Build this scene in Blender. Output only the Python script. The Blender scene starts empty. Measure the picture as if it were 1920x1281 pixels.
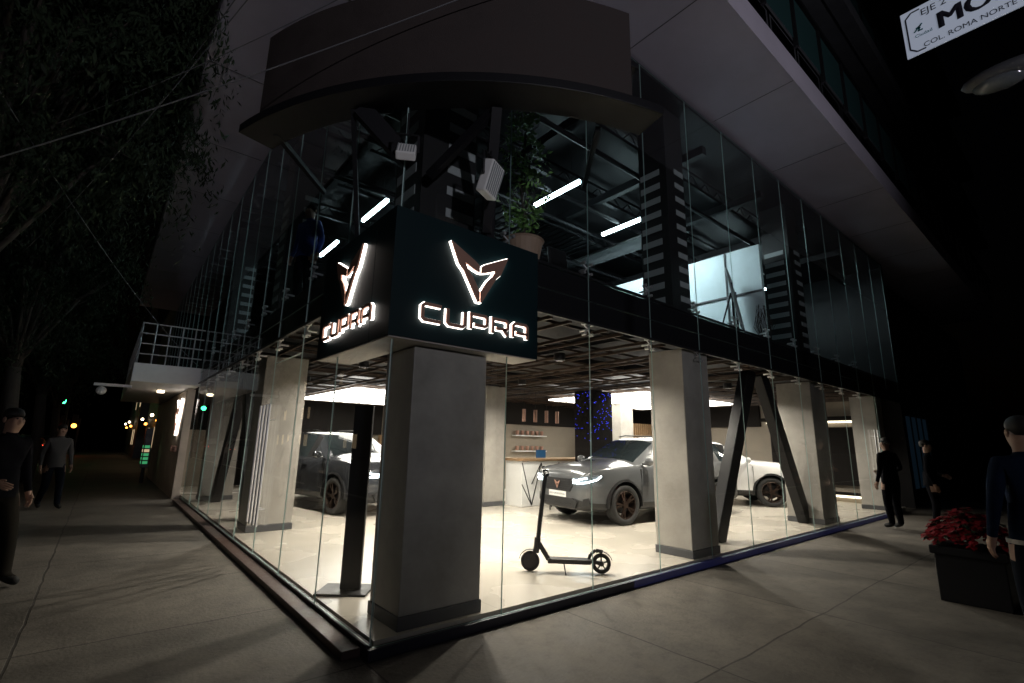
import bpy, bmesh, math, random
from mathutils import Vector, Matrix
random.seed(7)
S=bpy.context.scene
S.view_settings.view_transform='Standard'; S.view_settings.look='None'; S.view_settings.exposure=0
COL=bpy.context.collection
V=Vector
# ------------------------------------------------------------------ materials
def mat(name,col,rough=.5,metal=0,em=None,es=0,noise=0,nscale=6,bump=0,bscale=40,spec=None,coat=0,world=False):
    m=bpy.data.materials.new(name);m.use_nodes=True;nt=m.node_tree;b=nt.nodes['Principled BSDF']
    b.inputs['Base Color'].default_value=(*col,1);b.inputs['Roughness'].default_value=rough;b.inputs['Metallic'].default_value=metal
    if spec is not None:b.inputs['Specular IOR Level'].default_value=spec
    if coat:b.inputs['Coat Weight'].default_value=coat;b.inputs['Coat Roughness'].default_value=.04
    if em:b.inputs['Emission Color'].default_value=(*em,1);b.inputs['Emission Strength'].default_value=es
    if noise or bump:
        if world:
            tc=nt.nodes.new('ShaderNodeNewGeometry').outputs['Position']
        else:
            tc=nt.nodes.new('ShaderNodeTexCoord').outputs['Object']
    if noise:
        n=nt.nodes.new('ShaderNodeTexNoise');n.inputs['Scale'].default_value=nscale;n.inputs['Detail'].default_value=6;n.inputs['Roughness'].default_value=.65
        nt.links.new(tc,n.inputs['Vector'])
        r=nt.nodes.new('ShaderNodeMapRange');r.inputs['From Min'].default_value=.3;r.inputs['From Max'].default_value=.7;r.inputs['To Min'].default_value=1-noise;r.inputs['To Max'].default_value=1+noise
        nt.links.new(n.outputs[0],r.inputs['Value'])
        mx=nt.nodes.new('ShaderNodeVectorMath');mx.operation='SCALE';mx.inputs[0].default_value=col
        nt.links.new(r.outputs[0],mx.inputs['Scale']);nt.links.new(mx.outputs[0],b.inputs['Base Color'])
        r2=nt.nodes.new('ShaderNodeMapRange');r2.inputs['From Min'].default_value=.3;r2.inputs['From Max'].default_value=.7;r2.inputs['To Min'].default_value=max(.02,rough-.12);r2.inputs['To Max'].default_value=min(1,rough+.12)
        nt.links.new(n.outputs[0],r2.inputs['Value']);nt.links.new(r2.outputs[0],b.inputs['Roughness'])
    if bump:
        n2=nt.nodes.new('ShaderNodeTexNoise');n2.inputs['Scale'].default_value=bscale;n2.inputs['Detail'].default_value=4
        nt.links.new(tc,n2.inputs['Vector'])
        bp=nt.nodes.new('ShaderNodeBump');bp.inputs['Strength'].default_value=bump;bp.inputs['Distance'].default_value=.01
        nt.links.new(n2.outputs[0],bp.inputs['Height']);nt.links.new(bp.outputs[0],b.inputs['Normal'])
    return m
def slabmat(name,col,bw,bh,mortar,rough,noise=.3,dark=.35,bump=.3,offs=0.0,nscale=1.3,stain=0,detail=9,rvar=.13):
    m=bpy.data.materials.new(name);m.use_nodes=True;nt=m.node_tree;b=nt.nodes['Principled BSDF'];L=nt.links.new
    g=nt.nodes.new('ShaderNodeNewGeometry').outputs['Position']
    br=nt.nodes.new('ShaderNodeTexBrick');br.offset=offs;br.inputs['Scale'].default_value=1;br.inputs['Brick Width'].default_value=bw;br.inputs['Row Height'].default_value=bh
    br.inputs['Mortar Size'].default_value=mortar;br.inputs['Mortar Smooth'].default_value=.3
    br.inputs['Color1'].default_value=(1,1,1,1);br.inputs['Color2'].default_value=(.74,.74,.74,1) if bump>.2 else (.93,.93,.93,1);br.inputs['Mortar'].default_value=(dark,dark,dark,1)
    nw=nt.nodes.new('ShaderNodeTexNoise');nw.inputs['Scale'].default_value=1.5;L(g,nw.inputs['Vector'])
    sc=nt.nodes.new('ShaderNodeVectorMath');sc.operation='SCALE';sc.inputs['Scale'].default_value=.06 if bump>.2 else 0;L(nw.outputs['Color'],sc.inputs[0])
    ad=nt.nodes.new('ShaderNodeVectorMath');L(g,ad.inputs[0]);L(sc.outputs[0],ad.inputs[1]);L(ad.outputs[0],br.inputs['Vector'])
    n=nt.nodes.new('ShaderNodeTexNoise');n.inputs['Scale'].default_value=nscale;n.inputs['Detail'].default_value=detail;n.inputs['Roughness'].default_value=.7 if detail>5 else .45;L(g,n.inputs['Vector'])
    r=nt.nodes.new('ShaderNodeMapRange');r.inputs['From Min'].default_value=.32;r.inputs['From Max'].default_value=.68;r.inputs['To Min'].default_value=1-noise;r.inputs['To Max'].default_value=1+noise;L(n.outputs[0],r.inputs['Value'])
    s1=nt.nodes.new('ShaderNodeVectorMath');s1.operation='SCALE';s1.inputs[0].default_value=col;L(r.outputs[0],s1.inputs['Scale'])
    mu=nt.nodes.new('ShaderNodeVectorMath');mu.operation='MULTIPLY';L(s1.outputs[0],mu.inputs[0]);L(br.outputs['Color'],mu.inputs[1])
    last=mu.outputs[0]
    if stain:
        vo=nt.nodes.new('ShaderNodeTexNoise');vo.inputs['Scale'].default_value=7;vo.inputs['Detail'].default_value=8;vo.inputs['Roughness'].default_value=.8;L(g,vo.inputs['Vector'])
        rr_=nt.nodes.new('ShaderNodeMapRange');rr_.inputs['From Min'].default_value=.48;rr_.inputs['From Max'].default_value=.78;rr_.inputs['To Min'].default_value=1;rr_.inputs['To Max'].default_value=1-stain;L(vo.outputs[0],rr_.inputs['Value'])
        s3=nt.nodes.new('ShaderNodeVectorMath');s3.operation='SCALE';L(last,s3.inputs[0]);L(rr_.outputs[0],s3.inputs['Scale']);last=s3.outputs[0]
    L(last,b.inputs['Base Color'])
    r2=nt.nodes.new('ShaderNodeMapRange');r2.inputs['From Min'].default_value=.3;r2.inputs['From Max'].default_value=.7;r2.inputs['To Min'].default_value=rough-rvar;r2.inputs['To Max'].default_value=rough+rvar;L(n.outputs[0],r2.inputs['Value']);L(r2.outputs[0],b.inputs['Roughness'])
    n3=nt.nodes.new('ShaderNodeTexNoise');n3.inputs['Scale'].default_value=35;n3.inputs['Detail'].default_value=5;L(g,n3.inputs['Vector'])
    m2=nt.nodes.new('ShaderNodeMath');m2.operation='MULTIPLY_ADD';L(br.outputs['Fac'],m2.inputs[0]);m2.inputs[1].default_value=-1.5;L(n3.outputs[0],m2.inputs[2])
    bp=nt.nodes.new('ShaderNodeBump');bp.inputs['Strength'].default_value=bump;bp.inputs['Distance'].default_value=.01;L(m2.outputs[0],bp.inputs['Height']);L(bp.outputs[0],b.inputs['Normal'])
    return m
def glassmat(name,tint,refl=.6):
    m=bpy.data.materials.new(name);m.use_nodes=True;nt=m.node_tree;nt.nodes.clear();L=nt.links.new
    o=nt.nodes.new('ShaderNodeOutputMaterial');mx=nt.nodes.new('ShaderNodeMixShader');t=nt.nodes.new('ShaderNodeBsdfTransparent');g=nt.nodes.new('ShaderNodeBsdfGlossy')
    t.inputs[0].default_value=(*tint,1);g.inputs['Roughness'].default_value=.0
    f=nt.nodes.new('ShaderNodeLayerWeight');f.inputs[0].default_value=.5
    pw=nt.nodes.new('ShaderNodeMath');pw.operation='POWER';pw.inputs[1].default_value=5;L(f.outputs['Facing'],pw.inputs[0])
    ma=nt.nodes.new('ShaderNodeMath');ma.operation='MULTIPLY_ADD';ma.inputs[1].default_value=.95*refl;ma.inputs[2].default_value=.04*refl;L(pw.outputs[0],ma.inputs[0])
    L(ma.outputs[0],mx.inputs[0]);L(t.outputs[0],mx.inputs[1]);L(g.outputs[0],mx.inputs[2]);L(mx.outputs[0],o.inputs[0]);return m
M={}
M['pave']=slabmat('pavement_concrete',(.118,.105,.088),1.9,1.55,.010,.75,.45,.35,.45,nscale=1.1,stain=.5)
M['road']=mat('asphalt',(.05,.05,.052),.8,noise=.3,nscale=3,bump=.5,bscale=90,world=True)
M['floor']=slabmat('showroom_floor',(.50,.46,.395),1.2,1.2,.004,.27,.07,.6,.03,nscale=.9,stain=.0,detail=3,rvar=.06)
M['conc']=mat('column_concrete',(.33,.31,.28),.6,noise=.22,nscale=2.2,bump=.2,bscale=25,world=True)
M['dark']=mat('dark_steel',(.018,.018,.02),.42,.3,noise=.15,nscale=5)
M['blk']=mat('black_plastic',(.012,.012,.013),.45)
M['beam']=mat('black_beam',(.008,.008,.010),.5,spec=.3)
M['matte']=mat('matte_dark',(.022,.020,.019),.95,spec=.0)
M['soffit']=mat('soffit_paint',(.52,.48,.56),.8,noise=.10,nscale=.8,bump=.1,bscale=3,world=True)
M['fascia']=mat('fascia_grey',(.07,.072,.078),.6,noise=.2,nscale=1.5,world=True)
M['drum']=mat('canopy_mesh',(.038,.028,.026),.8,noise=.15,nscale=3,bump=.5,bscale=150)
M['glass']=glassmat('clear_glass',(.975,.985,.98))
M['gedge']=mat('glass_edge',(.36,.50,.48),.25)
M['sign']=mat('sign_face',(.003,.014,.017),.5,spec=.2)
M['white_em']=mat('white_led',(1,1,1),.5,em=(1,.92,.84),es=3.8)
M['copper']=mat('copper_face',(.42,.24,.18),.5,.4)
M['panel']=mat('ceiling_light',(1,1,1),.5,em=(1,.95,.86),es=8.5)
M['cove']=mat('cove_strip',(1,1,1),.5,em=(1,.88,.66),es=4)
M['tube']=mat('light_tube',(1,1,1),.5,em=(.68,.93,1),es=26)
M['slat']=mat('ceiling_slat',(.050,.031,.021),.5,noise=.2,nscale=3)
M['cream']=mat('cream_wall',(.28,.24,.19),.7,noise=.10,nscale=2)
M['white']=mat('white_paint',(.78,.78,.76),.5,noise=.04,nscale=4)
M['nwall']=mat('neighbour_wall',(.5,.43,.36),.8,noise=.2,nscale=1.4,bump=.2,bscale=12)
M['wood']=mat('timber',(.30,.19,.10),.5,noise=.25,nscale=7)
M['screen']=mat('tv_screen',(.01,.02,.04),.15,em=(.05,.18,.35),es=.35)
M['blue_em']=mat('blue_led',(0,0,.1),.5,em=(.04,.06,1),es=1.6)
M['sill']=mat('sill_metal',(.03,.032,.05),.4,.4)
M['bluesill']=mat('blue_lit_sill',(.035,.04,.09),.35,em=(.10,.11,.5),es=.03)  # blue LED glow put into the sill's own colour and emission
M['redsill']=mat('red_stone',(.065,.040,.034),.5,noise=.25,nscale=8,bump=.2,world=True)
M['steel']=mat('brushed_steel',(.62,.62,.63),.45,.8)
M['tyre']=mat('tyre_rubber',(.02,.02,.02),.8)
M['bronze']=mat('bronze_rim',(.06,.04,.032),.35,.8)
M['cglass']=mat('car_glass',(.015,.02,.022),.04,spec=.7)
M['head']=mat('headlamp_lens',(.10,.11,.12),.08,spec=.9)
M['drl']=mat('daytime_lamp',(1,1,1),.4,em=(.8,.95,1),es=14)
M['red_em']=mat('red_lamp',(.4,0,0),.4,em=(1,.06,.03),es=18)
M['amber_em']=mat('amber_lamp',(.4,.1,0),.4,em=(1,.35,.05),es=8)
M['green_em']=mat('green_lamp',(0,.4,.1),.4,em=(.05,1,.35),es=16)
M['green_board']=mat('green_board',(0,.2,.05),.4,em=(.12,.9,.35),es=.3)
M['warm_em']=mat('warm_window',(1,.8,.5),.5,em=(1,.72,.42),es=.5)
M['lampw']=mat('small_lamp',(1,.9,.7),.5,em=(1,.80,.55),es=14)
M['grey_stripe']=mat('grey_stripe',(.30,.33,.335),.6)
M['leaf']=mat('leaf_green',(.018,.029,.014),.75,noise=.5,nscale=1.2,spec=.2)
M['pleaf']=mat('ficus_leaf',(.15,.30,.08),.45,noise=.4,nscale=9)
M['bark']=mat('bark',(.045,.036,.03),.9,noise=.3,nscale=5,bump=.6,bscale=14)
M['terra']=mat('terracotta_pot',(.36,.25,.18),.7,noise=.1,nscale=9)
M['red']=mat('poinsettia_red',(.20,.005,.012),.65,noise=.3,nscale=9,spec=.2)
M['skin']=mat('skin',(.33,.195,.14),.6)
M['hair']=mat('hair',(.012,.009,.008),.6)
M['upwhite']=mat('office_wall',(.56,.66,.69),.7,noise=.12,nscale=1.2)
M['cable']=mat('cable',(.13,.13,.14),.6)
M['signwhite']=mat('street_sign_white_glow',(.62,.66,.76),.4,em=(.6,.68,.85),es=.28)  # lit look of the plate put in as emission; the sign is no lamp
M['signtext']=mat('sign_lettering',(.04,.04,.06),.5)
M['teal']=mat('teal_ink',(.03,.22,.24),.5)
# ------------------------------------------------------------------ mesh builder
class MB:
    def __init__(s): s.v=[];s.f=[];s.m=[]
    def add(s,vs,fs,m=0):
        o=len(s.v);s.v+= [tuple(x) for x in vs];s.f+=[tuple(i+o for i in f) for f in fs];s.m+=[m]*len(fs);return s
    def box(s,x0,x1,y0,y1,z0,z1,m=0):
        return s.add([(x,y,z) for x in (x0,x1) for y in (y0,y1) for z in (z0,z1)],[(0,1,3,2),(4,6,7,5),(0,4,5,1),(2,3,7,6),(0,2,6,4),(1,5,7,3)],m)
    def obox(s,c,ax,ay,az,m=0):
        c=V(c);ax=V(ax);ay=V(ay);az=V(az)
        return s.add([c+i*ax+j*ay+k*az for i in(-1,1) for j in(-1,1) for k in(-1,1)],[(0,1,3,2),(4,6,7,5),(0,4,5,1),(2,3,7,6),(0,2,6,4),(1,5,7,3)],m)
    def beam(s,p,q,w,h,m=0,up=(0,0,1)):
        p=V(p);q=V(q);d=(q-p);l=d.length;d.normalize();u=V(up)
        if abs(d.dot(u))>.98:u=V((1,0,0))
        r=d.cross(u).normalized();u=r.cross(d)
        return s.obox((p+q)/2,d*l/2,r*w/2,u*h/2,m)
    def cyl(s,p,q,r1,r2=None,n=12,m=0,cap=True):
        if r2 is None:r2=r1
        p=V(p);q=V(q);d=(q-p).normalized();u=V((0,0,1)) if abs(d.z)<.95 else V((1,0,0));a=d.cross(u).normalized();b=d.cross(a)
        vs=[p+(a*math.cos(t)+b*math.sin(t))*r1 for t in [2*math.pi*i/n for i in range(n)]]+[q+(a*math.cos(t)+b*math.sin(t))*r2 for t in [2*math.pi*i/n for i in range(n)]]
        fs=[(i,(i+1)%n,n+(i+1)%n,n+i) for i in range(n)]
        if cap:fs+=[tuple(range(n))[::-1],tuple(range(n,2*n))]
        return s.add(vs,fs,m)
    def tube(s,pts,r,n=6,m=0):
        for a,b in zip(pts[:-1],pts[1:]):s.cyl(a,b,r,r,n,m)
        return s
    def prism(s,poly,O,X,Y,N,d0,d1,m=0):
        O=V(O);X=V(X);Y=V(Y);N=V(N);n=len(poly)
        vs=[O+X*a+Y*b+N*d0 for a,b in poly]+[O+X*a+Y*b+N*d1 for a,b in poly]
        return s.add(vs,[tuple(range(n))[::-1],tuple(range(n,2*n))]+[(i,(i+1)%n,n+(i+1)%n,n+i) for i in range(n)],m)
    def lathe(s,prof,c,axis='z',n=24,m=0):
        c=V(c);k=len(prof);vs=[]
        for i in range(n):
            t=2*math.pi*i/n
            for r,h in prof:
                if axis=='z':vs.append(c+V((r*math.cos(t),r*math.sin(t),h)))
                elif axis=='y':vs.append(c+V((r*math.cos(t),h,r*math.sin(t))))
                else:vs.append(c+V((h,r*math.cos(t),r*math.sin(t))))
        fs=[(i*k+j,((i+1)%n)*k+j,((i+1)%n)*k+j+1,i*k+j+1) for i in range(n) for j in range(k-1)]
        return s.add(vs,fs,m)
    def sph(s,c,rx,ry,rz,n=12,m=0):
        c=V(c);vs=[];fs=[];k=n//2
        for j in range(k+1):
            ph=math.pi*j/k
            for i in range(n):
                t=2*math.pi*i/n;vs.append(c+V((rx*math.sin(ph)*math.cos(t),ry*math.sin(ph)*math.sin(t),rz*math.cos(ph))))
        for j in range(k):
            for i in range(n):fs.append((j*n+i,j*n+(i+1)%n,(j+1)*n+(i+1)%n,(j+1)*n+i))
        return s.add(vs,fs,m)
def obj(mb,name,mats,parent=None,smooth=False,bevel=0,recalc=True,loc=None):
    me=bpy.data.meshes.new(name);me.from_pydata(mb.v,[],mb.f)
    for x in mats:me.materials.append(M[x] if isinstance(x,str) else x)
    me.polygons.foreach_set('material_index',mb.m)
    if recalc:
        b=bmesh.new();b.from_mesh(me);bmesh.ops.remove_doubles(b,verts=b.verts,dist=1e-5) if smooth else None
        bmesh.ops.recalc_face_normals(b,faces=b.faces);b.to_mesh(me);b.free()
    if smooth:me.polygons.foreach_set('use_smooth',[True]*len(me.polygons))
    o=bpy.data.objects.new(name,me);COL.objects.link(o)
    if parent:o.parent=parent
    if loc:o.location=loc
    if bevel:
        md=o.modifiers.new('b','BEVEL');md.width=bevel;md.segments=2;md.limit_method='ANGLE'
    return o
def tag(o,label=None,cat=None,group=None,kind=None):
    if label:o['label']=label
    if cat:o['category']=cat
    if group:o['group']=group
    if kind:o['kind']=kind
    return o
def empty(name,loc,label,cat,rot=0,group=None):
    e=bpy.data.objects.new(name,None);COL.objects.link(e);e.location=loc;e.rotation_euler=(0,0,rot);e.empty_display_size=.1
    return tag(e,label,cat,group)
def copy_thing(root,loc,rot=None,label=None):
    n=root.copy();COL.objects.link(n);n.location=loc
    if rot is not None:n.rotation_euler=(0,0,rot)
    if label:n['label']=label
    def rec(a,b):
        for c in list(a.children):
            k=c.copy();k.parent=b;COL.objects.link(k);rec(c,k)
    rec(root,n);return n
def textmb(mb,body,size,O,X,Y,N,d0,d1,m=0,align='LEFT',bold=0):
    cu=bpy.data.curves.new('tmp','FONT');cu.body=body;cu.size=size;cu.align_x=align;cu.offset=bold;cu.resolution_u=3;cu.extrude=(d1-d0)/2
    t=bpy.data.objects.new('tmp',cu);COL.objects.link(t)
    dg=bpy.context.evaluated_depsgraph_get();me=bpy.data.meshes.new_from_object(t.evaluated_get(dg))
    O=V(O);X=V(X);Y=V(Y);N=V(N);mid=(d0+d1)/2
    mb.add([O+X*v.co.x+Y*v.co.y+N*(v.co.z+mid) for v in me.vertices],[tuple(p.vertices) for p in me.polygons],m)
    bpy.data.objects.remove(t);bpy.data.meshes.remove(me);bpy.data.curves.remove(cu)
# ------------------------------------------------------------------ setting
mb=MB();mb.add([(-300,-300,-.13),(300,-300,-.13),(300,300,-.13),(-300,300,-.13)],[(0,1,2,3)])
tag(obj(mb,'ground',['road']),kind='structure')
mb=MB();mb.box(-12,-4.2,-300,300,-.125,-.122);tag(obj(mb,'road',['road']),kind='structure')
mb=MB();mb.box(-3.95,60,-4.9,90,-.12,0);tag(obj(mb,'pavement',['pave']),kind='structure')
mb=MB();mb.box(-4.15,-3.953,-5.1,90,-.12,.004);mb.box(-3.953,60,-5.1,-4.903,-.12,.004);tag(obj(mb,'kerb',['conc'],bevel=.02),kind='structure')
# ------------------------------------------------------------------ showroom building
B=empty('showroom_building',(0,0,0),'two storey glass corner showroom with pale concrete columns and black beams','building')
FZ=.1
mb=MB();mb.box(.05,14.6,.05,14.0,.0,FZ);obj(mb,'floor',['floor'],B)
# sills
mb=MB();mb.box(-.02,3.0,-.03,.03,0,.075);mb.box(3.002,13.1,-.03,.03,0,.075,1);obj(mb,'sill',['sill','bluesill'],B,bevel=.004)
mb=MB();mb.box(-.16,-.022,.1,11.0,0,.06);mb.box(-.02,.03,.032,11,0,.09,1);obj(mb,'sill',['redsill','dark'],B,bevel=.006)
# columns
def column(x0,x1,y0,y1,top=2.86,mt='conc'):
    mb=MB();mb.box(x0,x1,y0,y1,FZ+.1,top);mb.box(x0-.012,x1+.012,y0-.012,y1+.012,FZ,FZ+.1,1)
    obj(mb,'column',[mt,'fascia'],B,bevel=.008)
column(.26,1.02,.10,.62,2.3)
column(4.38,5.06,.08,.62);column(9.2,10.0,.15,.8);column(.22,.88,5.05,5.6);column(.25,.9,9.9,10.4);column(13.15,13.75,.07,.6)
column(5.2,5.8,5.7,6.2);column(5.2,5.8,10.2,10.8);column(10.1,10.7,5.6,6.2)
# braces
def brace(a,b):
    mb=MB();mb.beam(a,b,.18,.27);obj(mb,'diagonal_brace',['beam'],B,bevel=.01)
brace((5.75,.5,.1),(7.3,.5,2.9));brace((9.25,.5,.1),(7.75,.5,2.9));brace((.5,6.4,.1),(.5,7.7,2.9));brace((.5,9.6,.1),(.5,7.9,2.9))
# slab between storeys
mb=MB();mb.box(.07,15.6,.07,21.2,3.08,3.36);mb.box(.05,15.6,.045,.068,2.87,3.38);mb.box(.045,.068,.07,21.2,2.87,3.38)
for y in (2.4,4.8,7.2,9.6,12):mb.box(.08,14.5,y,y+.12,2.97,3.078)
for x in (1.3,3.7,6.1,8.5,10.9,13.3):mb.box(x,x+.12,.08,13.9,2.95,3.07)
obj(mb,'floor_slab',['beam'],B)
mb=MB();mb.box(.0,15.6,-.02,.02,2.83,2.86);mb.box(.0,15.6,.03,.06,3.39,3.42);mb.box(-.02,.02,.1,11,2.83,2.86);obj(mb,'facade_rail',['dark'],B)
# ceiling slats : open grid of thin bronze-black bars hung below the slab
mb=MB()
x=.35;k=0
while x<14.4:
    mb.box(x,x+.022,.12,13.8,2.845,2.885);x+=.30 if k%2 else .62;k+=1
y=.4;k=0
while y<13.8:
    mb.box(.12,14.4,y,y+.022,2.89,2.925);y+=.34 if k%2 else .7;k+=1
obj(mb,'ceiling_slats',['slat'],B)
# upstairs ceiling joists
mb=MB();mb.box(.02,15.6,.02,21.2,6.9,6.98)
y=.9
while y<21:
    mb.box(.1,15.4,y,y+.08,6.5,6.56);mb.box(.1,15.4,y,y+.08,6.75,6.8)
    x=.3
    while x<9 and y<9:
        mb.beam((x,y+.04,6.53),(x+.25,y+.04,6.77),.02,.02);mb.beam((x+.25,y+.04,6.77),(x+.5,y+.04,6.53),.02,.02);x+=.5
    y+=1.55
for x in (1.0,3.2,5.4,7.6,9.8,12):mb.box(x,x+.12,.1,21,6.35,6.5)
for y in (1.2,2.6,3.4,4.9):
    mb.cyl((.2,y,6.3),(10,y,6.3),.045,n=8)
for k in range(26):mb.box(2.2+k*.18,2.23+k*.18,3.5,4.6,6.2,6.23)
mb.box(2.2,6.9,3.5,3.55,6.2,6.24);mb.box(2.2,6.9,4.55,4.6,6.2,6.24)
obj(mb,'ceiling_joists',['beam'],B)
# back walls
mb=MB();mb.box(.05,15.5,14.0,14.2,0,2.94);mb.box(14.6,14.8,.6,14.0,0,2.94);obj(mb,'back_wall',['cream'],B)
for a in ((.1,6.4,13.9,13.997,1.75,2.93),(6.5,14.5,8.9,8.997,2.15,2.93),(1.2,2.6,13.9,13.997,FZ,1.74),(3.6,4.4,13.9,13.997,FZ,1.74),(14.5,14.597,3.5,8.8,2.2,2.93)):
    mb=MB();mb.box(*a);obj(mb,'dark_bulkhead',['matte'],B)
mb=MB();mb.box(.05,15.6,21.2,21.4,0,6.88);mb.box(15.62,15.8,.05,21.4,0,7);mb.box(6,8.5,8.5,8.6,3.37,6.88);obj(mb,'rear_wall',['beam'],B)
mb=MB();mb.box(6.5,14.58,9.0,9.1,FZ,2.94);obj(mb,'partition_wall',['cream'],B)
# end wall dressing
mb=MB();mb.box(14.48,14.596,.75,3.2,.55,2.15);mb.box(14.3,14.596,.75,3.4,2.35,2.45);mb.box(14.3,14.596,.75,3.4,.3,.36);obj(mb,'display_panel',['matte'],B)
for z0,z1 in((2.28,2.33),(.22,.27)):
    mb=MB();mb.box(14.5,14.56,.8,3.3,z0,z1);obj(mb,'cove_light',['cove'],B)
# glass panels
def panel(x0,x1,y0,y1,z0,z1,par=None,name='glass_panel'):
    mb=MB();mb.box(x0,x1,y0,y1,z0,z1)
    if (x1-x0)>(y1-y0): mb.m=[1,1,0,0,1,1]
    else: mb.m=[0,0,1,1,1,1]
    return obj(mb,name,['glass','gedge'],par or B,recalc=True)
P=1.18;g=.003
for i in range(11):
    panel(i*P+g+(.008 if i==0 else 0),(i+1)*P-g,-.005,.005,.078,3.1)
for i in range(13):
    panel(i*P+g+(.008 if i==0 else 0),(i+1)*P-g,-.005,.005,3.11,6.93)
for i in range(9):
    if i==2: continue
    panel(-.005,.005,i*P+g,(i+1)*P-g,.092,3.1)
for i in range(18):
    panel(-.005,.005,i*P+g,(i+1)*P-g,3.11,6.93)
# door on left face
D=bpy.data.objects.new('door',None);COL.objects.link(D);D.parent=B
panel(-.006,.006,2*P+g,3*P-g,.1,2.5,D,'door_leaf');panel(-.006,.006,2*P+g,3*P-g,2.51,3.1,D,'door_transom')
for y in (3.30,3.45,3.62,3.78):
    xx=-.06;mb=MB()
    mb.cyl((xx,y,.45),(xx,y,1.95),.017);mb.cyl((xx,y,.65),(.02,y,.65),.01);mb.cyl((xx,y,1.75),(.02,y,1.75),.01)
    obj(mb,'handle',['steel'],D)
for x in (12.35,12.6):
    mb=MB();mb.cyl((x,-.06,.8),(x,-.06,2.0),.018);mb.cyl((x,-.06,.95),(x,.02,.95),.01);mb.cyl((x,-.06,1.85),(x,.02,1.85),.01)
    obj(mb,'handle',['steel'],B)
# glass fittings
fm=MB()
for a in (-1,1):
    for b in (-1,1):
        fm.cyl((0,0,0),(a*.06,.015,b*.06),.008,n=6);fm.cyl((a*.06,-.025,b*.06),(a*.06,.03,b*.06),.018,n=8)
fm.cyl((0,0,0),(0,.12,0),.014,n=8)
f0=obj(fm,'glass_fitting',['steel'],B)
f0.location=(P,.02,2.78)
for zz in (2.78,3.5):
    for i in range(1,11):
        if zz==2.78 and i==1:continue
        c=f0.copy();c.location=(i*P,.02,zz);COL.objects.link(c)
    for i in range(2,9):
        c=f0.copy();c.location=(.02,i*P,zz);c.rotation_euler=(0,0,-math.pi/2);COL.objects.link(c)
# striped columns upstairs
def stripecol(x0,x1,y0,y1,zt=5.75):
    mb=MB();mb.box(x0,x1,y0,y1,3.37,6.88);z=3.6
    while z<zt:
        mb.box(x0-.006,x0+.01,y0+.12,y1-.03,z,z+.10,1)
        mb.box(x0+(.45*(x1-x0)),x1-.02,y0-.006,y0+.01,z+.05,z+.14,1)
        z+=.235
    obj(mb,'striped_column',['blk','grey_stripe'],B)
stripecol(.3,.92,.25,.8,5.4);stripecol(4.5,5.0,.25,.75);stripecol(9.3,9.9,.3,.85);stripecol(.3,.8,5.1,5.6);stripecol(.3,.8,10,10.5)
# office wall upstairs
mb=MB();mb.box(8.55,8.65,.62,6,3.36,5.8);mb.box(8.655,12,5.9,6,3.36,5.8);obj(mb,'office_wall',['upwhite'],B)
mb=MB();mb.box(8.52,8.549,2.3,2.36,3.4,5.8);mb.box(8.52,8.549,1.35,1.38,3.4,5.8);mb.box(8.515,8.545,.62,6,4.75,4.79);obj(mb,'wall_trim',['fascia'],B)
# light tubes upstairs
tm=MB();tm.box(-.03,.03,-.6,.6,-.03,.03);tm.box(-.04,.04,-.62,.62,.031,.06,1);tm.cyl((0,-.4,.06),(0,-.4,.6),.004,n=4,m=1);tm.cyl((0,.4,.06),(0,.4,.6),.004,n=4,m=1)
t0=obj(tm,'light_tube',['tube','dark'],B);t0.location=(4.33,2.5,6.2)
for x,y in [(6.4,2.5),(2.0,5.5),(2.0,8.2),(4.33,6.2),(6.4,6.2),(8.4,9.5),(11,2.6),(13,2.6),(2.0,11.5),(4.33,9)]:
    c=t0.copy();c.location=(x,y,6.2);COL.objects.link(c)
# light panels ground
def lpanel(x0,x1,y0,y1,z,nx,ny):
    mb=MB();mb.box(x0,x1,y0,y1,z,z+.03)
    for i in range(nx+1):
        xx=x0+(x1-x0)*i/nx;mb.box(xx-.015,xx+.015,y0,y1,z-.012,z-.002,1)
    for i in range(ny+1):
        yy=y0+(y1-y0)*i/ny;mb.box(x0,x1,yy-.015,yy+.015,z-.024,z-.013,1)
    obj(mb,'ceiling_light_panel',['panel','slat'],B)
lpanel(2.9,6.0,8.0,12.4,2.76,5,6);lpanel(8.1,12.6,3.3,6.6,2.76,7,4)
def area(name,loc,sx,sy,p,col,rot=(0,0,0),shape='RECTANGLE',spread=None):
    l=bpy.data.lights.new(name,'AREA');l.shape=shape;l.size=sx;l.size_y=sy;l.energy=p;l.color=col
    if spread:l.spread=math.radians(spread)
    o=bpy.data.objects.new(name,l);COL.objects.link(o);o.location=loc;o.rotation_euler=rot;o.parent=B;return o
dm=MB();dm.lathe([(.0,.10),(.085,.10),(.085,0),(.075,0),(.075,.02),(.0,.02)],(0,0,0),n=16);d0=None
for x,y in [(1.9,1.9),(3.4,1.5),(3.1,3.6),(1.6,4.4),(6.3,1.5),(8.3,1.4),(11.4,1.3),(1.5,7.2),(5.0,4.2),(6.6,7.4)]:
    if d0 is None:
        d0=obj(dm,'downlight',['blk'],B,smooth=False);d0.location=(x,y,2.74);c=d0
    else:
        c=d0.copy();c.location=(x,y,2.74);COL.objects.link(c)
    area('downlight_lamp',(x,y,2.745),.13,.13,78,(1,.91,.78),shape='DISK',spread=150)
# light and housing added upstairs, tilted to brighten the office wall
mb=MB();mb.box(6.9,7.5,1.6,4.4,6.08,6.12);obj(mb,'added_office_light_box',['blk'],B)
area('added_office_light',(7.2,3.0,6.075),.5,2.6,160,(.78,.95,1),rot=(0,math.radians(-35),0))
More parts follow.
